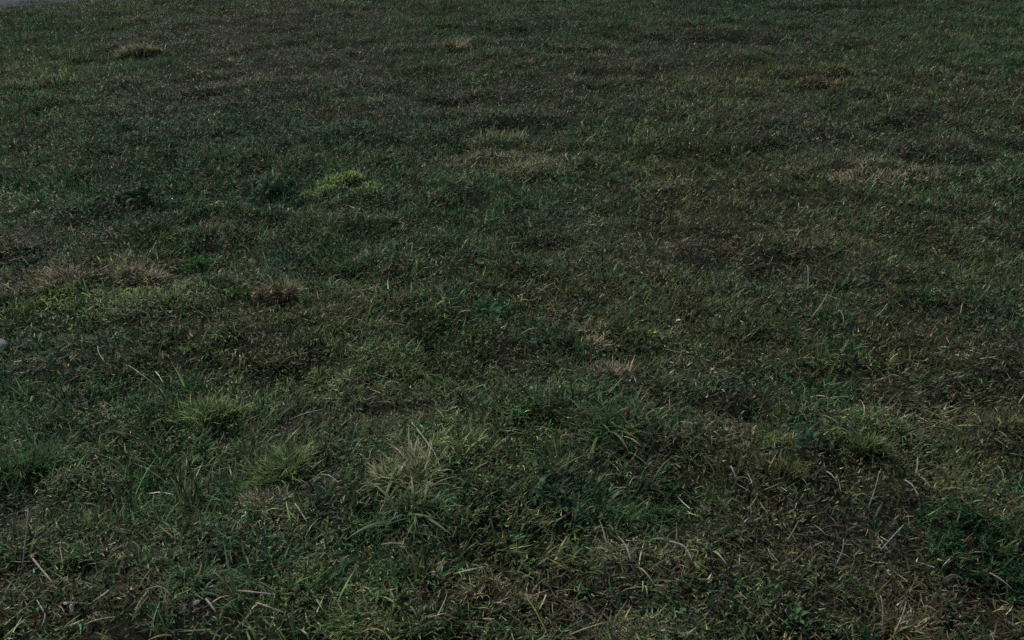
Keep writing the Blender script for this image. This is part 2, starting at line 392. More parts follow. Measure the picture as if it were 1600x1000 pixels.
# ------------------------------------------------------------------ the tufts that stand out of the turf
S, B_, M_, G, Y, D, O, BR = STRAW, BROWN, MAUVE, GREEN, YGREEN, DEEP, OLIVE, BRIGHT
TUFTS = [
    # label, cat, u, v, width px, height m, mix, blades, long leaves, kinds, leaf length, spread
    ('pale straw coloured grass tuft at upper left, below the road', 'dry tuft', 212, 78, 84, .13, ((S, .55), (O, .45)), 520, 0, None, 0, 1.0),
    ('small tan dry tuft at top, centre left, alone in mauve brown turf', 'dry tuft', 712, 80, 56, .12, ((S, .75), (B_, .15), (O, .1)), 420, 0, None, 0, 1.0),
    ('domed pale olive tuft with a dark hollow beneath it, upper centre', 'grass tuft', 782, 202, 88, .12, ((O, .4), (S, .35), (Y, .25)), 640, 0, None, 0, 1.0),
    ('small tan dry tuft at the left end of the pale strip, upper centre', 'dry tuft', 712, 262, 44, .075, ((S, .6), (B_, .4)), 240, 0, None, 0, 1.0),
    ('wide pale olive and straw tuft on the pale strip, upper centre', 'grass tuft', 825, 264, 140, .09, ((S, .52), (O, .33), (Y, .15)), 720, 0, None, 0, 1.0),
    ('vivid light yellow green grass patch, brightest in the field', 'grass patch', 540, 292, 112, .052, ((BR, .75), (Y, .25)), 1200, 0, None, 0, 1.2),
    ('tan straw tuft at left, nearer the photo edge of the pair', 'dry tuft', 95, 445, 84, .085, ((S, .75), (B_, .25)), 620, 10, (S,), .10, 1.0),
    ('tan straw tuft at left, beside the dark green rosette plant', 'dry tuft', 208, 435, 92, .09, ((S, .75), (B_, .15), (O, .1)), 700, 12, (S, O), .11, 1.0),
    ('buff and reddish brown dry tuft left of centre, right of the rosette plant', 'dry tuft', 430, 480, 60, .11, ((S, .45), (B_, .25), (O, .3)), 480, 8, (S,), .10, .9),
    ('low bright green patch of grass in front of the two straw tufts', 'grass patch', 150, 488, 170, .045, ((Y, .4), (G, .45), (BR, .15)), 1100, 0, None, 0, 1.2),
    ('yellowish green tuft between the rosette plant and bright green patch', 'grass tuft', 268, 474, 56, .05, ((Y, .6), (S, .2), (G, .2)), 300, 0, None, 0, 1.0),
    ('broad pale straw patch of dead grass at upper right', 'dry tuft', 1350, 280, 110, .09, ((S, .65), (M_, .15), (O, .2)), 520, 0, None, 0, 1.0),
    ('narrow pale dry tuft at right end of the upper right straw patch', 'dry tuft', 1450, 280, 56, .07, ((S, .5), (M_, .5)), 240, 0, None, 0, 1.0),
    ('pale olive tuft in the top right, left of the brown hummock', 'grass tuft', 1165, 132, 90, .08, ((O, .7), (S, .3)), 360, 0, None, 0, 1.0),
    ('brown hummock of dry grass with dark hollow, top right', 'dry tuft', 1290, 134, 96, .09, ((B_, .5), (S, .3), (O, .2)), 420, 0, None, 0, 1.0),
    ('bright green tuft near the top right corner', 'grass tuft', 1545, 32, 70, .08, ((G, .5), (Y, .5)), 340, 0, None, 0, 1.0),
    ('yellow green upright tuft left of centre, above the feathery one', 'grass tuft', 345, 665, 96, .11, ((Y, .75), (G, .15), (BR, .1)), 620, 16, (Y, G), .13, .9),
    ('feathery bright yellow green tuft lower left of centre', 'grass tuft', 432, 750, 110, .12, ((Y, .75), (BR, .1), (G, .15)), 560, 24, (Y, Y, G), .17, 1.0),
    ('small tan brown tuft directly below the feathery yellow green tuft', 'dry tuft', 410, 795, 66, .075, ((S, .6), (B_, .4)), 420, 6, (S,), .09, 1.0),
    ('straw tussock with radiating pale dead leaves in the lower centre', 'dry tussock', 640, 750, 120, .11, ((S, .4), (Y, .3), (O, .3)), 420, 32, (S, Y, S, Y), .16, 1.3),
    ('dark green tussock with long arching leaves below the straw tussock', 'tussock', 635, 810, 150, .10, ((G, .7), (Y, .3)), 600, 44, (G, Y, Y, G), .20, 1.4),
    ('loose green tussock of long slanting leaves, right of the lower centre', 'tussock', 930, 680, 150, .11, ((G, .65), (Y, .2), (D, .15)), 720, 36, (G, Y, G), .18, 1.2),
    ('tuft of fresh green leaves at lower middle, above the grey dead leaves', 'grass tuft', 1005, 815, 84, .08, ((G, .7), (D, .2), (Y, .1)), 480, 16, (G,), .12, 1.0),
    ('splayed grey white dead leaves fanning on dark turf, lower middle', 'dry tuft', 965, 870, 110, .05, ((M_, .6), (S, .4)), 160, 22, (MAUVE, S), .13, 1.6),
    ('curled pale green and straw leaves right of the grey dead fan', 'grass tuft', 1075, 865, 90, .055, ((Y, .4), (S, .35), (O, .25)), 260, 16, (S, Y, O), .13, 1.7),
    ('small yellow green upright tuft right of centre, lower right', 'grass tuft', 1356, 708, 60, .09, ((Y, .6), (O, .3), (G, .1)), 320, 10, (Y, S), .12, .7),
    ('sparse pale olive upright stalks of grass left of the upright tuft', 'grass tuft', 1225, 745, 76, .09, ((O, .85), (S, .15)), 220, 12, (O, S), .13, .6),
    ('deep green lush tuft at the left edge', 'tussock', 50, 735, 140, .11, ((G, .85), (Y, .15)), 900, 24, (G, G, Y), .15, 1.0),
    ('green tuft of broad leaves at lower left, left of the white leaf', 'grass tuft', 318, 920, 110, .08, ((G, .8), (D, .1), (Y, .1)), 480, 22, (G, D), .14, 1.2),
    ('yellow green mossy tuft at the bottom edge, left of centre', 'grass tuft', 545, 985, 150, .06, ((Y, .7), (G, .1), (O, .2)), 800, 14, (Y, G), .10, 1.0),
    ('dry olive tuft at the bottom edge, right of centre', 'dry tuft', 985, 990, 130, .07, ((O, .5), (S, .3), (G, .2)), 480, 14, (O, S), .12, 1.1),
    ('tan dry tuft at the bottom edge, centre', 'dry tuft', 780, 930, 110, .06, ((S, .4), (B_, .3), (O, .3)), 420, 12, (S, O), .10, 1.1),
    ('yellow brown upright tuft at right edge, middle height', 'grass tuft', 1560, 670, 90, .08, ((O, .7), (B_, .2), (Y, .1)), 440, 12, (O, S, Y), .11, .8),
    ('tan dry tuft at the bottom edge, right, left of dark hollow', 'dry tuft', 1420, 990, 110, .07, ((S, .12), (O, .5), (B_, .38)), 420, 12, (O, S, O), .12, .9),
    ('small green tuft beside the two pale petals, lower left', 'grass tuft', 120, 865, 70, .06, ((Y, .5), (G, .5)), 320, 8, (Y, G), .09, 1.0),
    ('green grass tuft in the middle left, right of the buff dry tuft', 'grass tuft', 490, 455, 80, .06, ((D, .4), (G, .5), (Y, .1)), 480, 12, (G, D), .10, 1.3),
    ('small yellow olive tuft in the middle of the field', 'grass tuft', 540, 590, 80, .06, ((Y, .5), (O, .4), (S, .1)), 420, 8, (Y, O), .08, 1.0),
    ('buff dry tuft in the middle, right of the blue green weed', 'dry tuft', 935, 545, 60, .07, ((S, .5), (B_, .5)), 320, 6, (S,), .08, 1.0),
    ('bleached upright stalks right of centre, below the buff tuft', 'dry tuft', 955, 590, 60, .09, ((S, .6), (M_, .4)), 160, 12, (S, MAUVE), .11, .7),
    ('small pale olive tuft right of centre, left of two white flowers', 'grass tuft', 1010, 525, 60, .06, ((Y, .5), (O, .5)), 340, 6, (Y, O), .08, 1.0),
]

def tuft_cover(x, y):
    c = np.zeros(len(x))
    for t in TUFTS:
        gx, gy = at(t[2], t[3]); rx = t[4] * .5 * depth_at(gy) / FPX
        c = np.maximum(c, np.exp(-(((x - gx) / rx) ** 2 + ((y - gy) / (rx * .6)) ** 2) * 1.2))
    return c

# ------------------------------------------------------------------ the turf
def halfw(y):
    return .505 * y + .42

def growth(x, y):
    """weights of the kinds of blade at each spot, and a height factor"""
    n1 = fbm(x, y, .8, 21); n2 = fbm(x, y, .22, 31, 2); n3 = vn(x, y, .35, 47); n4 = fbm(x, y, .5, 61); n5 = vn(x, y, .09, 71)
    W = np.zeros((len(x), 8))
    W[:, GREEN] = .66 + 2.0 * np.clip(n1 - .44, 0, 1) + .6 * np.clip(n5 - .5, 0, 1)
    W[:, YGREEN] = .10 + .7 * np.clip(n2 - .58, 0, 1)
    W[:, DEEP] = .12 + 1.1 * np.clip(n3 - .60, 0, 1)
    W[:, OLIVE] = .40 + .9 * np.clip(n4 - .5, 0, 1)
    W[:, STRAW] = .06 + .3 * np.clip(.40 - n2, 0, 1)
    W[:, BROWN] = .08 + .7 * np.clip(.46 - n1, 0, 1)
    W[:, MAUVE] = .06 + .6 * np.clip(.45 - n4, 0, 1)
    f_ = sstep(3.5, 8, y)
    W[:, BROWN] += .10 * f_; W[:, MAUVE] += .12 * f_; W[:, GREEN] -= .10 * f_
    nr_ = 1 - sstep(1.8, 3.8, y)
    W[:, YGREEN] += .09 * nr_; W[:, OLIVE] += .12 * nr_; W[:, STRAW] += .05 * nr_; W[:, GREEN] -= .04 * nr_
    H = .55 + .9 * n2
    tot = W.sum(1, keepdims=True)
    W /= tot
    for (gx, gy, rx, ry, k, s, hf) in G_PATCH:
        d = ((x - gx) / rx) ** 2 + ((y - gy) / ry) ** 2
        m = d < 6
        if not m.any():
            continue
        g = np.exp(-d[m] * 1.1) * (.45 + 1.1 * n2[m])
        W[m, k] += s * ((1.2 + .8 * float(gy > 4.2)) if k in (BROWN, MAUVE) else 1.3 if k == DEEP else 2.4) * g
        H[m] *= 1 + (hf - 1) * g
    W /= W.sum(1, keepdims=True)
    return W, H, n2, n5

def pick(W, x=None, y=None):
    c = np.cumsum(W, 1); r = rng.random(len(W))
    if x is not None:                     # neighbours in one tuft are mostly of one kind
        wx = x + .012 * np.sin(y * 160) ; wy = y + .012 * np.sin(x * 150)
        cs = .022 + .004 * np.clip(np.hypot(x, y).mean(), 0, 8)
        rc = hash2(np.floor(wx / cs), np.floor(wy / cs), 5)
        r = np.where(rng.random(len(W)) < .6, rc, r)
    r = r[:, None]
    return np.clip((r > c).sum(1), 0, 7)

def scatter(dens, ymin, ymax, margin=2.0):
    """points on the lawn at a density that thins with distance"""
    xs = halfw(ymax) + margin
    n = int((ymax - ymin) * 2 * xs * dens)
    x = rng.uniform(-xs, xs, n); y = rng.uniform(ymin, ymax, n)
    keep = np.abs(x) < halfw(y) + margin
    out = np.abs(x) > halfw(y) + .15
    keep &= ~(out & (rng.random(n) < .35 + .4 * sstep(.15, 1.2, np.abs(x) - halfw(y))))
    rd = road_d(x, y)
    edge = .34 * (vn(x, y, .35, 51) - .42) + .12 * (vn(x, y, .1, 52) - .5)
    keep &= rd < edge
    return x[keep], y[keep]

def leaf_cols(cls, n5):
    c = PAL[cls] * rng.lognormal(0, .54, (len(cls), 1)) * (1 + rng.normal(0, .06, (len(cls), 3)))
    return np.clip(c * (.75 + .5 * n5[:, None]), .004, .8)

bands = [(.55, 1.3, 9000, 3), (1.3, 1.8, 19000, 3), (1.8, 2.4, 18500, 3), (2.4, 3.3, 16500, 3), (3.3, 4.6, 13500, 2), (4.6, 6.2, 10500, 2), (6.2, 8.2, 13500, 1), (8.2, 11.2, 11000, 1)]
green_geo, dry_geo = [], []
for (y0, y1, dens, segs) in bands:
    x, y = scatter(dens, y0, y1)
    W, H, n2, n5 = growth(x, y)
    # tufts: pull blades together so that gaps open between them
    cell = .5 * vn(x, y, .045, 83) + .5 * vn(x, y, .045 + .016 * max(0, y1 - 2.4), 84); cell = np.clip((cell - .5) * 1.35 + .5, 0, 1)
    hole = vn(x, y, .16, 91)
    tc = tuft_cover(x, y)
    k = rng.random(len(x)) < np.clip(.15 + 1.35 * cell - 3.2 * np.clip(.36 - hole, 0, 1), .10, 1) * (1 - .6 * tc)
    x, y, W, H, n2, n5, cell = x[k], y[k], W[k], H[k], n2[k], n5[k], cell[k]
    cls = pick(W, x, y)
    N = len(x)
    dist = np.hypot(x, y)
    dry = np.isin(cls, (STRAW, BROWN, MAUVE))
    L = (.020 + .026 * rng.beta(2, 3, N) * 2) * H * (.5 + cell)
    L *= np.where(dry, .9, 1.0) * np.where(rng.random(N) < .04, 1.7, 1)
    Wd = rng.uniform(.0026, .0072, N) * (1 + .075 * np.clip(dist - 2.6, 0, 8)) * np.where(dry, .85, 1)
    az = vn(x, y, .3, 101) * 12.0 + rng.normal(0, 1.3, N)
    lean = np.abs(rng.normal(.35, .32, N)) + dry * rng.uniform(.1, .7, N)
    curl = rng.uniform(.1, 1.5, N)
    col = leaf_cols(cls, n5)
    col *= np.where(rng.random(N) < .09, 2.4, 1)[:, None]; L *= 1 - .55 * tc[k]
    tip = np.where(rng.random(N)[:, None] < .18, col * .45 + PAL[STRAW] * .45, col)
    P = np.stack([x, y, gz(x, y) - .004], 1)
    for m, lst in ((~dry, green_geo), (dry, dry_geo)):
        lst.append(blade_geo(P[m], L[m], Wd[m], az[m], lean[m], curl[m], col[m], segs, tip[m]))
stuff('grass', join_geo(green_geo), M_GRASS, 'short rough green and olive grass covering the whole field', 'grass')
stuff('dry_grass', join_geo(dry_geo), M_DRY, 'brown and straw coloured dead grass mixed through the field', 'dry grass')

# lying thatch between the tufts
tg = []
for (y0, y1, dens) in ((.55, 2.4, 3000), (2.4, 4.6, 1700), (4.6, 10.8, 600)):
    x, y = scatter(dens, y0, y1)
    N = len(x); W, H, n2, n5 = growth(x, y)
    pr = W[:, BROWN] + W[:, MAUVE] + W[:, STRAW]
    k = rng.random(N) < np.clip(pr * 1.7, .1, 1); x, y, n5 = x[k], y[k], n5[k]; N = len(x)
    cls = rng.choice([BROWN, MAUVE, STRAW, OLIVE], N, p=[.36, .36, .16, .12])
    col = leaf_cols(cls, n5)
    P = np.stack([x, y, gz(x, y) + rng.uniform(.004, .024, N)], 1)
    dist = np.hypot(x, y)
    tg.append(blade_geo(P, rng.uniform(.02, .065, N), rng.uniform(.0018, .0036, N) * (1 + .1 * np.clip(dist - 2.5, 0, 8)), rng.uniform(0, 6.28, N), rng.uniform(1.15, 1.6, N), rng.uniform(-.4, .4, N), col, 2, None, False))
stuff('thatch', join_geo(tg), M_DRY, 'flattened dead grass lying between the tufts', 'thatch')

# longer limp leaves and pale dead ends lying over the near turf
lg2 = []
for (y0, y1, dens) in ((.6, 2.2, 620), (2.2, 3.2, 420)):
    x, y = scatter(dens, y0, y1); N = len(x); n5 = vn(x, y, .09, 71)
    k = rng.random(N) < 2.2 * np.clip(fbm(x, y, .4, 151, 2) - .38, .02, 1); x, y, n5 = x[k], y[k], n5[k]; N = len(x)
    cls = rng.choice([YGREEN, STRAW, OLIVE, MAUVE, GREEN], N, p=[.22, .24, .22, .14, .18])
    col = leaf_cols(cls, n5)
    P = np.stack([x, y, gz(x, y) + .012], 1)
    lg2.append(blade_geo(P, rng.uniform(.03, .085, N), rng.uniform(.0030, .0056, N), rng.uniform(0, 6.28, N), rng.uniform(.4, 1.2, N), rng.uniform(.3, 1.4, N), col, 4, None, True, rng.normal(0, .8, N)))
stuff('limp_grass', join_geo(lg2), M_GRASS, 'longer limp pale grass leaves lying over the near turf', 'grass')

# moss and tiny new leaves low between the blades
mg = []
for (y0, y1, dens, sz) in ((.55, 1.3, 14000, .0046), (1.3, 2.2, 42000, .0048), (2.2, 3.6, 27000, .0058), (3.6, 6, 11000, .0074), (6, 10.6, 3500, .0085)):
    x, y = scatter(dens, y0, y1, 1.2)
    W, H, n2, n5 = growth(x, y)
    k = rng.random(len(x)) < np.clip(.25 + 1.6 * (fbm(x, y, .3, 141, 2) - .35), .3, 1)
    x, y, W, n5 = x[k], y[k], W[k], n5[k]; N = len(x)
    W[:, OLIVE] += .30; W[:, YGREEN] += .10; W[:, STRAW] += .07; W /= W.sum(1, keepdims=True)
    col = leaf_cols(pick(W, x, y), n5)
    P = np.stack([x, y, gz(x, y) + .034 * rng.random(N) ** 1.4], 1)
    mg.append(blade_geo(P, sz * rng.uniform(1.6, 4.0, N), sz * rng.uniform(.6, 1.3, N), rng.uniform(0, 6.28, N), rng.uniform(.3, 1.55, N), rng.uniform(-.4, .6, N), col, 1, None, False))
stuff('moss', join_geo(mg), M_GRASS, 'fine olive moss and tiny leaves low in the turf', 'moss')

# small round leaves of clover and other low weeds
def leaflets(P, size, col, tilt=.55):
    N = len(P)
    az = rng.uniform(0, 6.28, N)
    nrm = np.stack([rng.normal(0, tilt, N), rng.normal(0, tilt, N), np.ones(N)], 1)
    nrm /= np.linalg.norm(nrm, axis=1, keepdims=True)
    u = np.stack([np.cos(az), np.sin(az), np.zeros(N)], 1)
    u -= nrm * (u * nrm).sum(1, keepdims=True); u /= np.linalg.norm(u, axis=1, keepdims=True)
    w = np.cross(nrm, u)
    s = size[:, None]
    pts = [P - u * s, P - u * s * .2 + w * s * .62 + nrm * s * .15, P + u * s * .65 + w * s * .45 + nrm * s * .12, P + u * s,
           P + u * s * .65 - w * s * .45 + nrm * s * .12, P - u * s * .2 - w * s * .62 + nrm * s * .15]
    V = np.stack(pts, 1).reshape(-1, 3)
    b = (np.arange(N) * 6)[:, None]
    q = np.concatenate([b + np.array([0, 1, 2, 3]), b + np.array([0, 3, 4, 5])], 0)
    return V, np.zeros((0, 3), int), q, np.repeat(col, 6, 0)

lg = []
for (y0, y1, dens) in ((.55, 2.6, 2600), (2.6, 5, 2000), (5, 10.6, 900)):
    x, y = scatter(dens, y0, y1)
    W, H, n2, n5 = growth(x, y)
    k = rng.random(len(x)) < np.clip((W[:, DEEP] - .12) * 3.2, 0.02, 1)
    x, y, n5 = x[k], y[k], n5[k]; N = len(x)
    col = PAL[DEEP] * np.array([1.3, 1.15, 1.0]) * rng.lognormal(0, .3, (N, 1))
    P = np.stack([x, y, gz(x, y) + rng.uniform(.008, .04, N)], 1)
    lg.append(leaflets(P, rng.uniform(.004, .011, N) * (1 + .07 * np.clip(y - 2.5, 0, 8)), col))
stuff('clover', join_geo(lg), M_WEED, 'small dark blue green clover leaves low in the turf', 'clover')

# ------------------------------------------------------------------ tussocks
def long_leaf(seed, L, w, lean, curl, col, tip, segs=7):
    """one long folded grass leaf, arching along +X"""
    r = np.random.default_rng(seed)
    p = np.zeros(3); V = []; C = []
    for k in range(segs + 1):
        t = k / segs
        ww = w * .5 * min(1, .55 + 2 * t) * (1 - t ** 2.2) + .0003
        th = lean + curl * t + .15 * math.sin(3 * t + seed)
        tang = np.array((math.sin(th), .12 * math.sin(2.5 * t + seed), math.cos(th)))
        tang /= np.linalg.norm(tang)
        side = np.array((0, 1, 0)); up = np.cross(tang, side)
        V += [p - side * ww - up * ww * .5, p.copy(), p + side * ww - up * ww * .5]
        cc = np.array(col) * (1 - t ** 2) + np.array(tip) * t ** 2
        C += [cc, cc * .9, cc]
        p = p + tang * L / segs
    q = []
    for k in range(segs):
        b = k * 3
        q += [(b, b + 1, b + 4, b + 3), (b + 1, b + 2, b + 5, b + 4)]
    return fast_mesh('leaf', np.array(V), np.zeros((0, 3), int), np.array(q), np.array(C), M_GRASS)

LEAF_POOL = {}
for kind in (GREEN, YGREEN, DEEP, OLIVE, STRAW, BRIGHT, MAUVE):
    LEAF_POOL[kind] = [long_leaf(100 + kind * 10 + i, 1.0, .042 + .008 * i, .15 + .08 * i, (.9, 1.6, 1.2, 2.0)[i],
                       PAL[kind] * (1.0, 1.25, .85, 1.1)[i], PAL[kind] * .5 + PAL[STRAW] * (.2, .5, .1, .4)[i]) for i in range(4)]

def tussock(name, label, cat, u, v, wpx, hgt, mix, n, leaves=0, leafkinds=None, leaf_len=.16, spread=1.0, group=None, depth_f=.55):
    """a tuft of grass: blades in one or two dense parts, and its longest leaves one by one"""
    b = at3(u, v)
    root = link(bpy.data.objects.new(name, None)); root.location = b; root.empty_display_size = .05
    tag(root, label, cat, group)
    rx = wpx * .5 * depth_at(b.y) / FPX
    ry = max(rx * depth_f, .02); n = int(n * 1.7)
    nc = max(4, int(5 + rx * 14))                     # uneven sub-clumps, each leaning its own way
    ca = rng.uniform(0, 6.28, nc); cq = np.sqrt(rng.random(nc)) * .8
    cx, cy = cq * np.cos(ca) * rx, cq * np.sin(ca) * ry
    cr = rng.uniform(.22, .6, nc) * rx; ch = rng.uniform(.6, 1.1, nc); cz = rng.uniform(0, 6.28, nc); cl = rng.uniform(.1, .8, nc) * spread
    ci = rng.integers(0, nc, n)
    dx = cx[ci] + rng.normal(0, .5, n) * cr[ci]; dy = cy[ci] + rng.normal(0, .5, n) * cr[ci] * max(depth_f, .5)
    zz = gz(b.x + dx, b.y + dy) - b.z - .004
    cls = rng.choice([m[0] for m in mix], n, p=np.array([m[1] for m in mix]) / sum(m[1] for m in mix))
    dist = math.hypot(b.x, b.y)
    L = .92 * hgt * rng.uniform(.4, 1.0, n) * ch[ci]
    Wd = rng.uniform(.0024, .0058, n) * (1 + .10 * max(0, dist - 2.5))
    az = cz[ci] + rng.normal(0, 1.1, n)
    lean = cl[ci] * rng.uniform(.3, 1.5, n) + .1; curl = rng.uniform(.2, 1.5, n) * spread
    col = leaf_cols(cls, np.full(n, 1.0))
    tip = np.where(rng.random(n)[:, None] < .35, col * .5 + PAL[STRAW] * .4, col)
    P = np.stack([dx, dy, zz], 1)
    dry = np.isin(cls, (STRAW, BROWN, MAUVE))
    if (~dry).sum() > 5:
        g = blade_geo(P[~dry], L[~dry], Wd[~dry], az[~dry], lean[~dry], curl[~dry], col[~dry], 3, tip[~dry])
        stuff('green_blades', g, M_GRASS, None, None, root)
    if dry.sum() > 5:
        g = blade_geo(P[dry], L[dry], Wd[dry], az[dry], lean[dry], curl[dry], col[dry], 3, tip[dry])
        stuff('dry_blades', g, M_DRY, None, None, root)
    for i in range(int(leaves * .75)):
        k = leafkinds[i % len(leafkinds)]
        me = LEAF_POOL[k][int(rng.integers(4))]
        o = link(bpy.data.objects.new('leaf', me), root)
        a = rng.uniform(0, 6.28); q = rng.uniform(.1, 1.0)
        lx, ly = q * rx * math.cos(a), q * ry * math.sin(a)
        o.location = (lx, ly, gz1(b.x + lx, b.y + ly) - b.z)
        s = leaf_len * rng.uniform(.4, .95)
        o.scale = (s, s * rng.uniform(.7, 1.2), s * rng.uniform(.35, .75))
        o.rotation_euler = (rng.normal(0, .2), rng.uniform(-.1, .5), a + rng.normal(0, 1.2))
    return root

for (lab, cat, u, v, w, h, mix, n, nl, lk, ll, sp) in TUFTS:
    nm = {'dry tuft': 'dry_tuft', 'grass tuft': 'grass_tuft', 'grass patch': 'grass_patch', 'tussock': 'tussock', 'dry tussock': 'dry_tussock'}[cat]
    tussock(nm, lab, cat, u, v, w, h, mix, n, nl, lk, ll, sp)

# ------------------------------------------------------------------ broad-leaved weeds
def broad_leaf(seed, L, w, col, arch):
    """lance-shaped leaf with a sunken midrib along +X"""
    V = []; C = []; q = []; segs = 6
    x = z = 0.0
    for k in range(segs + 1):
        t = k / segs
        ww = w * (math.sin(math.pi * min(1, .06 + .94 * t) ** .8) ** .8) * .5 + (.0016 if k < segs else .0003)
        th = arch[0] + (arch[1] - arch[0]) * t
        wob = .12 * ww * math.sin(5 * t + seed)
        V += [(x, -ww, z + ww * .45 + wob), (x, 0, z), (x, ww, z + ww * .45 - wob)]
        c = np.array(col); C += [c, c * 1.5 + .01, c]
        x += L / segs * math.cos(th); z += L / segs * math.sin(th)
    for k in range(segs):
        b = 3 * k; q += [(b, b + 1, b + 4, b + 3), (b + 1, b + 2, b + 5, b + 4)]
    return fast_mesh('leaf', np.array(V), np.zeros((0, 3), int), np.array(q), np.array(C), M_WEED)

def weed(label, u, v, wpx, col, n, leaf_ratio=.3, rise=.7, name='rosette_weed', cat='weed'):
    b = at3(u, v)
    root = link(bpy.data.objects.new(name, None)); root.location = b; root.empty_display_size = .05
    tag(root, label, cat)
    r = wpx * .5 * depth_at(b.y) / FPX
    col = np.array(col) * np.array([1.9, 1.25, .8])
    pool = [broad_leaf(i + u, 1.0, leaf_ratio * (1 + .2 * i), col * (.75 + .3 * i), (rise + .25 * i, -.35 - .1 * i)) for i in range(3)]
    for i in range(n * 2):
        o = link(bpy.data.objects.new('leaf', pool[i % 3]), root)
        a = 2.4 * i + rng.normal(0, .2)
        s = r * rng.uniform(.3, .7) * (.72 if b.y < 2.6 else 1)
        q = rng.uniform(.05, .6) * r; lx, ly = q * math.cos(a + 1), q * .7 * math.sin(a + 1)
        o.location = (lx, ly, gz1(b.x + lx, b.y + ly) - b.z + .008 + .03 * rng.random())
        o.scale = (s, s, s); o.rotation_euler = (rng.normal(0, .45), rng.normal(0, .3) -.12 - .3 * (i % 3) / 2 * rng.random(), a)
    return root

weed('dark green rosette plant with pointed leaves beside the straw tufts at left', 310, 428, 70, (.022, .085, .03), 15, .26, 1.0)
weed('bushy dark green weed in the upper left, in a dark patch', 215, 318, 84, (.014, .05, .028), 14, .3, 1.0)
weed('dark blue green weed in shade left of the vivid green patch', 432, 308, 84, (.012, .05, .036), 14, .28, .9)
weed('mid green leafy weed below and right of the rosette plant', 372, 470, 64, (.035, .10, .035), 12, .36, .6)
weed('blue green weed near the middle of the field', 765, 500, 84, (.016, .075, .045), 14, .24, .6)
weed('dusky blue green weed between the middle weed and buff dry tuft', 850, 545, 64, (.02, .062, .05), 12, .28, .5)
weed('dark teal broad leaved weed in lower centre, right of the tussocks', 868, 785, 92, (.016, .058, .045), 13, .42, .45)
weed('dark teal low weed at right, left of the upright yellow green tuft', 1268, 700, 84, (.016, .056, .045), 13, .34, .45)
weed('small dull green weed at the left edge below the stone', 70, 545, 60, (.025, .075, .045), 10, .4, .5)
weed('grey green leafy weed near the bottom edge, lower right', 1240, 990, 70, (.028, .09, .05), 9, .45, .4)

# feathery dark green mound at the lower right
def feathery(label, u, v, wpx, hm):
    b = at3(u, v)
    root = link(bpy.data.objects.new('feathery_plant', None)); root.location = b
    tag(root, label, 'plant')
    rx = wpx * .5 * depth_at(b.y) / FPX; ry = rx * .75
    geos = []
    nst = 110
    ph = rng.uniform(0, 6.28, nst); rr = np.sqrt(rng.random(nst)) * (.8 + .22 * np.sin(3 * ph + 1) + .14 * np.sin(7 * ph))
    SX, SY = rr * np.cos(ph) * rx, rr * np.sin(ph) * ry
    SZ = gz(b.x + SX, b.y + SY) - b.z
    h = hm * (1.05 - .6 * rr ** 2) * rng.uniform(.6, 1.15, nst)
    ndl = 16
    T = rng.uniform(.25, 1, (nst, ndl))
    lx = .35 * rr * np.cos(ph); ly = .35 * rr * np.sin(ph)
    PX = SX[:, None] + lx[:, None] * T * h[:, None]; PY = SY[:, None] + ly[:, None] * T * h[:, None]; PZ = SZ[:, None] + T * h[:, None] * .95
    P = np.stack([PX.ravel(), PY.ravel(), PZ.ravel()], 1); n = len(P)
    col = np.array((.036, .098, .036)) * rng.lognormal(0, .45, (n, 1))
    g = blade_geo(P, rng.uniform(.010, .026, n), rng.uniform(.0022, .0045, n), rng.uniform(0, 6.28, n), rng.uniform(.5, 1.5, n), rng.uniform(-.3, .5, n), col, 2, None, False)
    stuff('foliage', g, M_WEED, None, None, root)
    P = np.stack([SX, SY, SZ - .003], 1)
    g = blade_geo(P, h * 1.02, np.full(nst, .0022), ph, .3 * rr, np.zeros(nst), np.repeat(np.array([(.05, .07, .03)]), nst, 0), 3, None, False, np.zeros(nst))
    stuff('stems', g, M_WEED, None, None, root)
    return root

feathery('dense dark green feathery plant mound at lower right', 1508, 845, 190, .04)
feathery('small part of a dark green feathery plant at the right edge, bottom', 1605, 925, 90, .04)

# ------------------------------------------------------------------ loose straws and stems, each a thing
def tube(name, pts, r0, r1, mat, sides=5, nodes=()):
    V = []; Q = []; n = len(pts)
    for i, p in enumerate(pts):
        a = pts[max(i - 1, 0)]; c = pts[min(i + 1, n - 1)]
        t = (c - a).normalized(); s = t.cross(Vector((0, 0, 1)))
        s = s.normalized() if s.length > 1e-4 else Vector((1, 0, 0)); w = s.cross(t)
        f = i / (n - 1); r = r0 + (r1 - r0) * f
        if i in nodes: r *= 1.45
        for k in range(sides):
            an = 2 * math.pi * k / sides
            V.append(p + (s * math.cos(an) + w * math.sin(an)) * r)
    for i in range(n - 1):
        for k in range(sides):
            Q.append((i * sides + k, i * sides + (k + 1) % sides, (i + 1) * sides + (k + 1) % sides, (i + 1) * sides + k))
    b = len(V); V.append(Vector(pts[0])); V.append(Vector(pts[-1]))
    T = [(b, (k + 1) % sides, k) for k in range(sides)] + [(b + 1, (n - 1) * sides + k, (n - 1) * sides + (k + 1) % sides) for k in range(sides)]
    return fast_mesh(name, np.array([tuple(v) for v in V]), np.array(T), np.array(Q), None, mat)

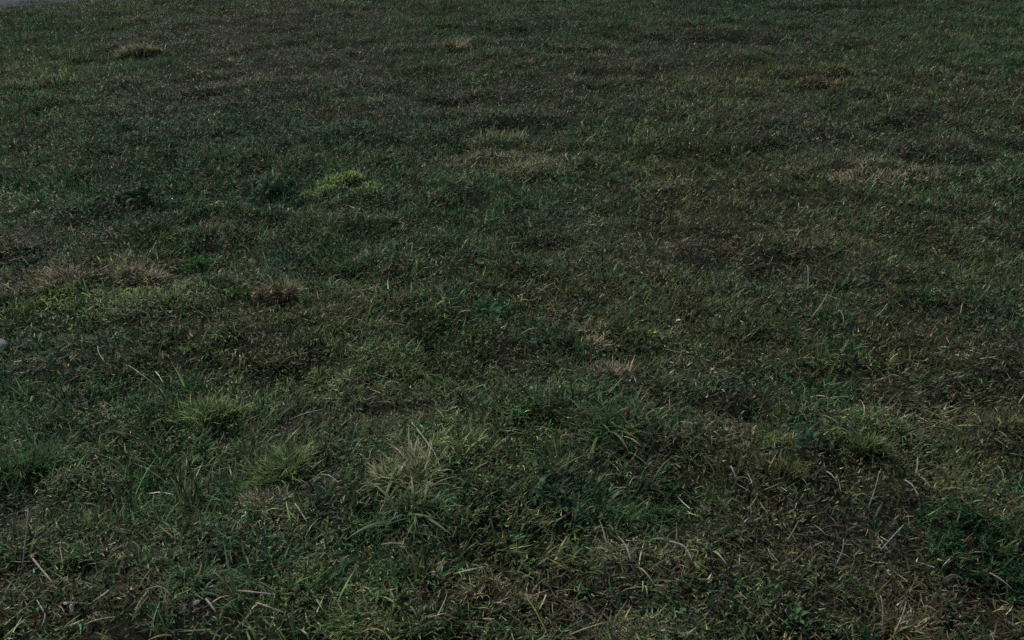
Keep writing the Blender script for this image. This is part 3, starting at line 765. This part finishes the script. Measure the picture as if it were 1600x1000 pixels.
def straw(label, ends, up=(.03, .055), r=.0021, bend=.01, mat=None, kink=None, cat='straw'):
    """a dead stem lying on the turf between photo positions"""
    (u0, v0), (u1, v1) = ends
    up = (up[0] * 1.05, up[1] * 1.1); bend *= .6; r *= .85
    a = at3(u0, v0, up[0]); c = at3(u1, v1, up[1])
    d = c - a; s = d.cross(Vector((0, 0, 1))).normalized()
    pts = []; n = 9
    for i in range(n):
        t = i / (n - 1)
        p = a + d * t + s * bend * math.sin(math.pi * t) + Vector((0, 0, .006)) * math.sin(math.pi * t)
        if kink and t > kink[0]:
            p += s * kink[1] * (t - kink[0]) / (1 - kink[0])
        pts.append(p - a)
    me = tube('dry_straw', pts, r, r * .6, mat or M_STRAW, 5, (3, 6))
    o = link(bpy.data.objects.new('dry_straw', me)); o.location = a
    tag(o, label, cat, 'loose dead straws on the turf')
    return o

g_, s_ = M_GREYSTEM, M_STRAW
straw('yellow straw slanting up right in the right middle, below the upright grey stem', ((1268, 496), (1294, 456)), mat=s_)
straw('upright grey white stem at right middle, above the slanting yellow straw', ((1262, 456), (1262, 415)), (.02, .075), .0024, .002, g_)
straw('short pale straw right of the slanting yellow straw, leaning left', ((1318, 506), (1310, 484)), mat=s_)
straw('faint grey straw slanting up right, left of the dark spot at right middle', ((1368, 496), (1386, 474)), mat=g_)
straw('long straight grey straw slanting down right above the straw tussock', ((643, 660), (678, 706)), (.03, .05), .0024, .003, g_)
straw('pale straw slanting down right at left, below the mauve bare patch', ((153, 541), (164, 566)), mat=s_)
straw('thin straw at left, longer of the two below the mauve patch', ((201, 571), (238, 598)), (.03, .05), .0017, .004, s_)
straw('tall pale stem standing at the lower left edge', ((34, 892), (44, 796)), (.01, .085), .0026, .006, s_)
straw('thick pale stem lying beside the tall standing stem, lower left', ((48, 868), (84, 912)), (.02, .03), .0028, .004, s_)
straw('white grey straw slanting down right, right of the feathery yellow green tuft', ((461, 787), (480, 816)), (.03, .05), .0024, .002, g_)
straw('pale grey leaf-like straw lying level at lower left of centre', ((372, 923), (428, 929)), (.03, .03), .0026, .008, g_)
straw('grey straw below the level one, slanting down right', ((400, 942), (446, 958)), (.03, .03), .0022, .006, g_)
straw('curved pale straw at lower left, arching over dark turf', ((228, 922), (268, 932)), (.035, .03), .0022, -.02, g_)
straw('short grey straw at lower left, steeply slanting', ((322, 936), (338, 958)), (.03, .03), .0028, .002, g_)
straw('bent grey straw lying in a hooked shape at the bottom left', ((58, 938), (80, 974)), (.02, .03), .0018, .002, g_, (.7, .02))
straw('straw lying level near the bottom edge at lower left', ((132, 976), (180, 964)), (.03, .03), .0022, .004, s_)
straw('pale stem slanting up right at lower right, in brown turf', ((1376, 860), (1412, 820)), (.025, .05), .0021, .003, g_)
straw('grey stem with a bent top at lower right, left of the slanting stem', ((1306, 884), (1318, 842)), (.02, .06), .0024, .008, g_)
straw('white grey straw slanting down right beneath the feathery plant', ((1546, 896), (1584, 924)), (.03, .03), .0024, .003, g_)
straw('grey straw above the feathery plant, slanting down right', ((1414, 750), (1436, 776)), (.04, .05), .0024, -.006, g_)
straw('short upright tan stem just left of the feathery plant', ((1438, 800), (1434, 772)), (.02, .06), .0024, .002, s_)
straw('tan stem leaning right at the bottom edge, lower right', ((1396, 994), (1416, 940)), (.02, .05), .0022, .004, s_)
straw('thick tan stem standing at the bottom edge, left of the leaning one', ((1378, 990), (1376, 930)), (.01, .06), .0026, .004, s_)
straw('long thin olive stem leaning right at lower right, above the brown turf', ((1356, 796), (1374, 736)), (.02, .06), .0018, .004, s_)
straw('small grey straw slanting down right in the turf, left of the olive stem', ((1292, 736), (1308, 754)), (.03, .04), .0024, .002, g_)
straw('thin grey stem leaning right, left part of the lower right brown turf', ((1230, 846), (1248, 814)), (.02, .05), .0018, .003, g_)
straw('pale straw leaning left, right of the reddish fallen leaves', ((1142, 728), (1152, 752)), (.04, .03), .0022, .003, g_)
straw('curved pale straw at lower middle right, sweeping down right', ((1046, 846), (1082, 878)), (.04, .03), .0026, -.02, g_)
straw('long straw lying nearly level at the bottom, right of centre', ((890, 992), (950, 972)), (.03, .03), .0022, .004, s_)
straw('pale straw slanting up left from the grey dead fan', ((986, 878), (966, 838)), (.03, .05), .0026, .006, g_)
straw('grey straw bent like a roof, left of the straw tussock', ((472, 764), (502, 742)), (.03, .05), .0020, .002, g_, (.6, .01))
straw('grey straw continuing right from the roof shaped one', ((502, 742), (530, 756)), (.05, .03), .0020, -.006, g_)
straw('thin grey straw above the feathery yellow green tuft, nearly level', ((452, 656), (504, 640)), (.03, .04), .0018, .004, g_)
straw('short pale straw in the dark turf above the straw tussock, leaning right', ((552, 686), (558, 662)), (.02, .05), .0022, .002, g_)
straw('pale straw lying level in the centre bottom, under the dark green tussock', ((596, 851), (634, 851)), (.03, .03), .0022, .003, s_)
straw('thin upright green grey stem in the centre, above the loose green tussock', ((858, 640), (858, 590)), (.02, .08), .0020, .002, g_)
straw('pale straw lying level near the left edge, below the stone', ((0, 583), (18, 582)), (.03, .03), .0026, .001, g_)
straw('thin straw in the upper right, paler than the dry turf around it', ((1462, 238), (1474, 218)), (.03, .08), .0032, .004, g_)

# curled dead leaf ring near the loose green tussock
def loop_blade(label, u, v, rad):
    b = at3(u, v, .035)
    pts = []
    for i in range(12):
        a = 4.2 * i / 11 - .6
        pts.append(Vector((rad * math.cos(a), -.2 * rad + .01 * math.sin(a), rad * math.sin(a) * 1.1 + rad * .4)))
    o = link(bpy.data.objects.new('curled_straw', tube('curled_straw', pts, .0024, .0014, M_STRAW)))
    o.location = b
    return tag(o, label, 'straw')
loop_blade('straw curled into a ring beside the loose green tussock', 884, 694, .018)
loop_blade('small pale straw bent in an arch above the lower centre', 763, 676, .016)

# ------------------------------------------------------------------ fallen leaves, petals, stone
def dead_leaf(label, u, v, size, mat, group=None, name='fallen_leaf', cat='leaf', up=.036, curl=1.1):
    b = at3(u, v, up)
    V = []; Q = []; segs = 5; sd = rng.uniform(0, 6)
    for k in range(segs + 1):
        t = k / segs
        w = (math.sin(math.pi * (.05 + .93 * t)) ** .7) * .33 + .01
        z = curl * (t - .5) ** 2
        j = .05 * math.sin(9 * t + sd)
        V += [(t - .5, -w, z + w * .7 + j), (t - .5, 0, z), (t - .5, w, z + w * .6 - j)]
    for k in range(segs):
        c = 3 * k; Q += [(c, c + 1, c + 4, c + 3), (c + 1, c + 2, c + 5, c + 4)]
    me = fast_mesh(name, np.array(V) * size, np.zeros((0, 3), int), np.array(Q), None, mat)
    sm = None
    o = link(bpy.data.objects.new(name, me)); o.location = b
    k_ = rng.uniform(.6, 1.2); o.scale = (k_, k_ * rng.uniform(.5, .9), k_ * rng.uniform(.8, 1.6))
    o.rotation_euler = (rng.normal(0, .7), rng.normal(0, .5), rng.uniform(0, 6.28))
    so = o.modifiers.new('thickness', 'SOLIDIFY'); so.thickness = .0006
    return tag(o, label, cat, group)

for (du, dv) in ((-20, 4), (-6, -6), (8, 2), (20, -4), (2, 12), (-12, 14), (16, 12)):
    dead_leaf('small reddish brown fallen leaf in the cluster right of the loose green tussock', 1004 + du, 640 + dv, .026, M_DEADLEAF, 'reddish fallen leaves')
for (du, dv) in ((-40, 0), (-24, 6), (-8, -2), (6, 8), (20, 0), (34, 8), (-30, 16), (14, 18), (0, 22), (28, 20)):
    dead_leaf('small bleached leaf scrap scattered on bare dark turf at right of centre', 1130 + du, 664 + dv, .016, M_PALELEAF, 'bleached leaf scraps')
for (du, dv) in ((0, 0), (18, -8), (30, 4), (10, 12)):
    dead_leaf('brown fallen leaf scrap in the lower right middle, left of the dark turf', 1200 + du, 770 + dv, .022, M_DEADLEAF, 'brown leaf scraps')
for (du, dv) in ((0, 0), (12, 8), (-8, 10)):
    dead_leaf('dark red brown leaf under the buff dry tuft at left', 440 + du, 470 + dv, .028, M_DEADLEAF, 'red brown leaves under the buff tuft')
for (u_, v_) in ((24, 572), (52, 566), (70, 578), (96, 570), (112, 560), (40, 586), (128, 574)):
    dead_leaf('small grey bleached scrap of dead leaf on bare turf near the left edge stone', u_, v_, .024, M_PALELEAF, 'bleached scraps by the stone')
dead_leaf('reddish leaf near the top of the lower right quarter', 1378, 668, .024, M_DEADLEAF)
dead_leaf('pinkish pale leaf at lower right, below the feathery plant', 1476, 934, .024, M_PALELEAF)
dead_leaf('upper left of the two white petals at lower left', 103, 943, .016, M_PETAL, None, 'petal', 'petal', .025, .3)
dead_leaf('lower right of the two white petals at lower left', 111, 951, .017, M_PETAL, None, 'petal', 'petal', .025, .3)
dead_leaf('single white petal in the turf, bottom left of centre', 307, 941, .014, M_PETAL, None, 'petal', 'petal', .03, .3)
dead_leaf('tiny white petal at lower left, above the curved straw', 172, 852, .010, M_PETAL, None, 'petal', 'petal', .035, .3)
dead_leaf('pale yellow bud, left and larger of two near the middle right', 1060, 502, .018, M_PETAL, None, 'petal', 'petal', .045, .3)
dead_leaf('pale yellow bud, right and smaller of two near the middle right', 1112, 522, .011, M_PETAL, None, 'petal', 'petal', .045, .3)

def stone(label, u, v, r):
    import bmesh
    b = at3(u, v)
    bm = bmesh.new(); bmesh.ops.create_icosphere(bm, subdivisions=3, radius=1)
    for q in bm.verts:
        c = q.co
        k = .68 + .38 * vn(np.array([c.x + 3 * c.z]), np.array([c.y - 2 * c.z]), .8, 5)[0] + .22 * vn(np.array([c.x + 2 * c.z]), np.array([c.y + 3 * c.z]), .3, 8)[0]
        q.co = Vector((c.x * k * r, c.y * k * r * .8, max(c.z * k * r * .75, -r * .3)))
    me = bpy.data.meshes.new('stone'); bm.to_mesh(me); bm.free(); me.materials.append(M_STONE)
    for p in me.polygons: p.use_smooth = True
    o = link(bpy.data.objects.new('stone', me)); o.location = b + Vector((0, 0, r * .35))
    return tag(o, label, 'stone')
stone('pale mauve grey stone cut by the left edge of the photo', -2, 549, .036)
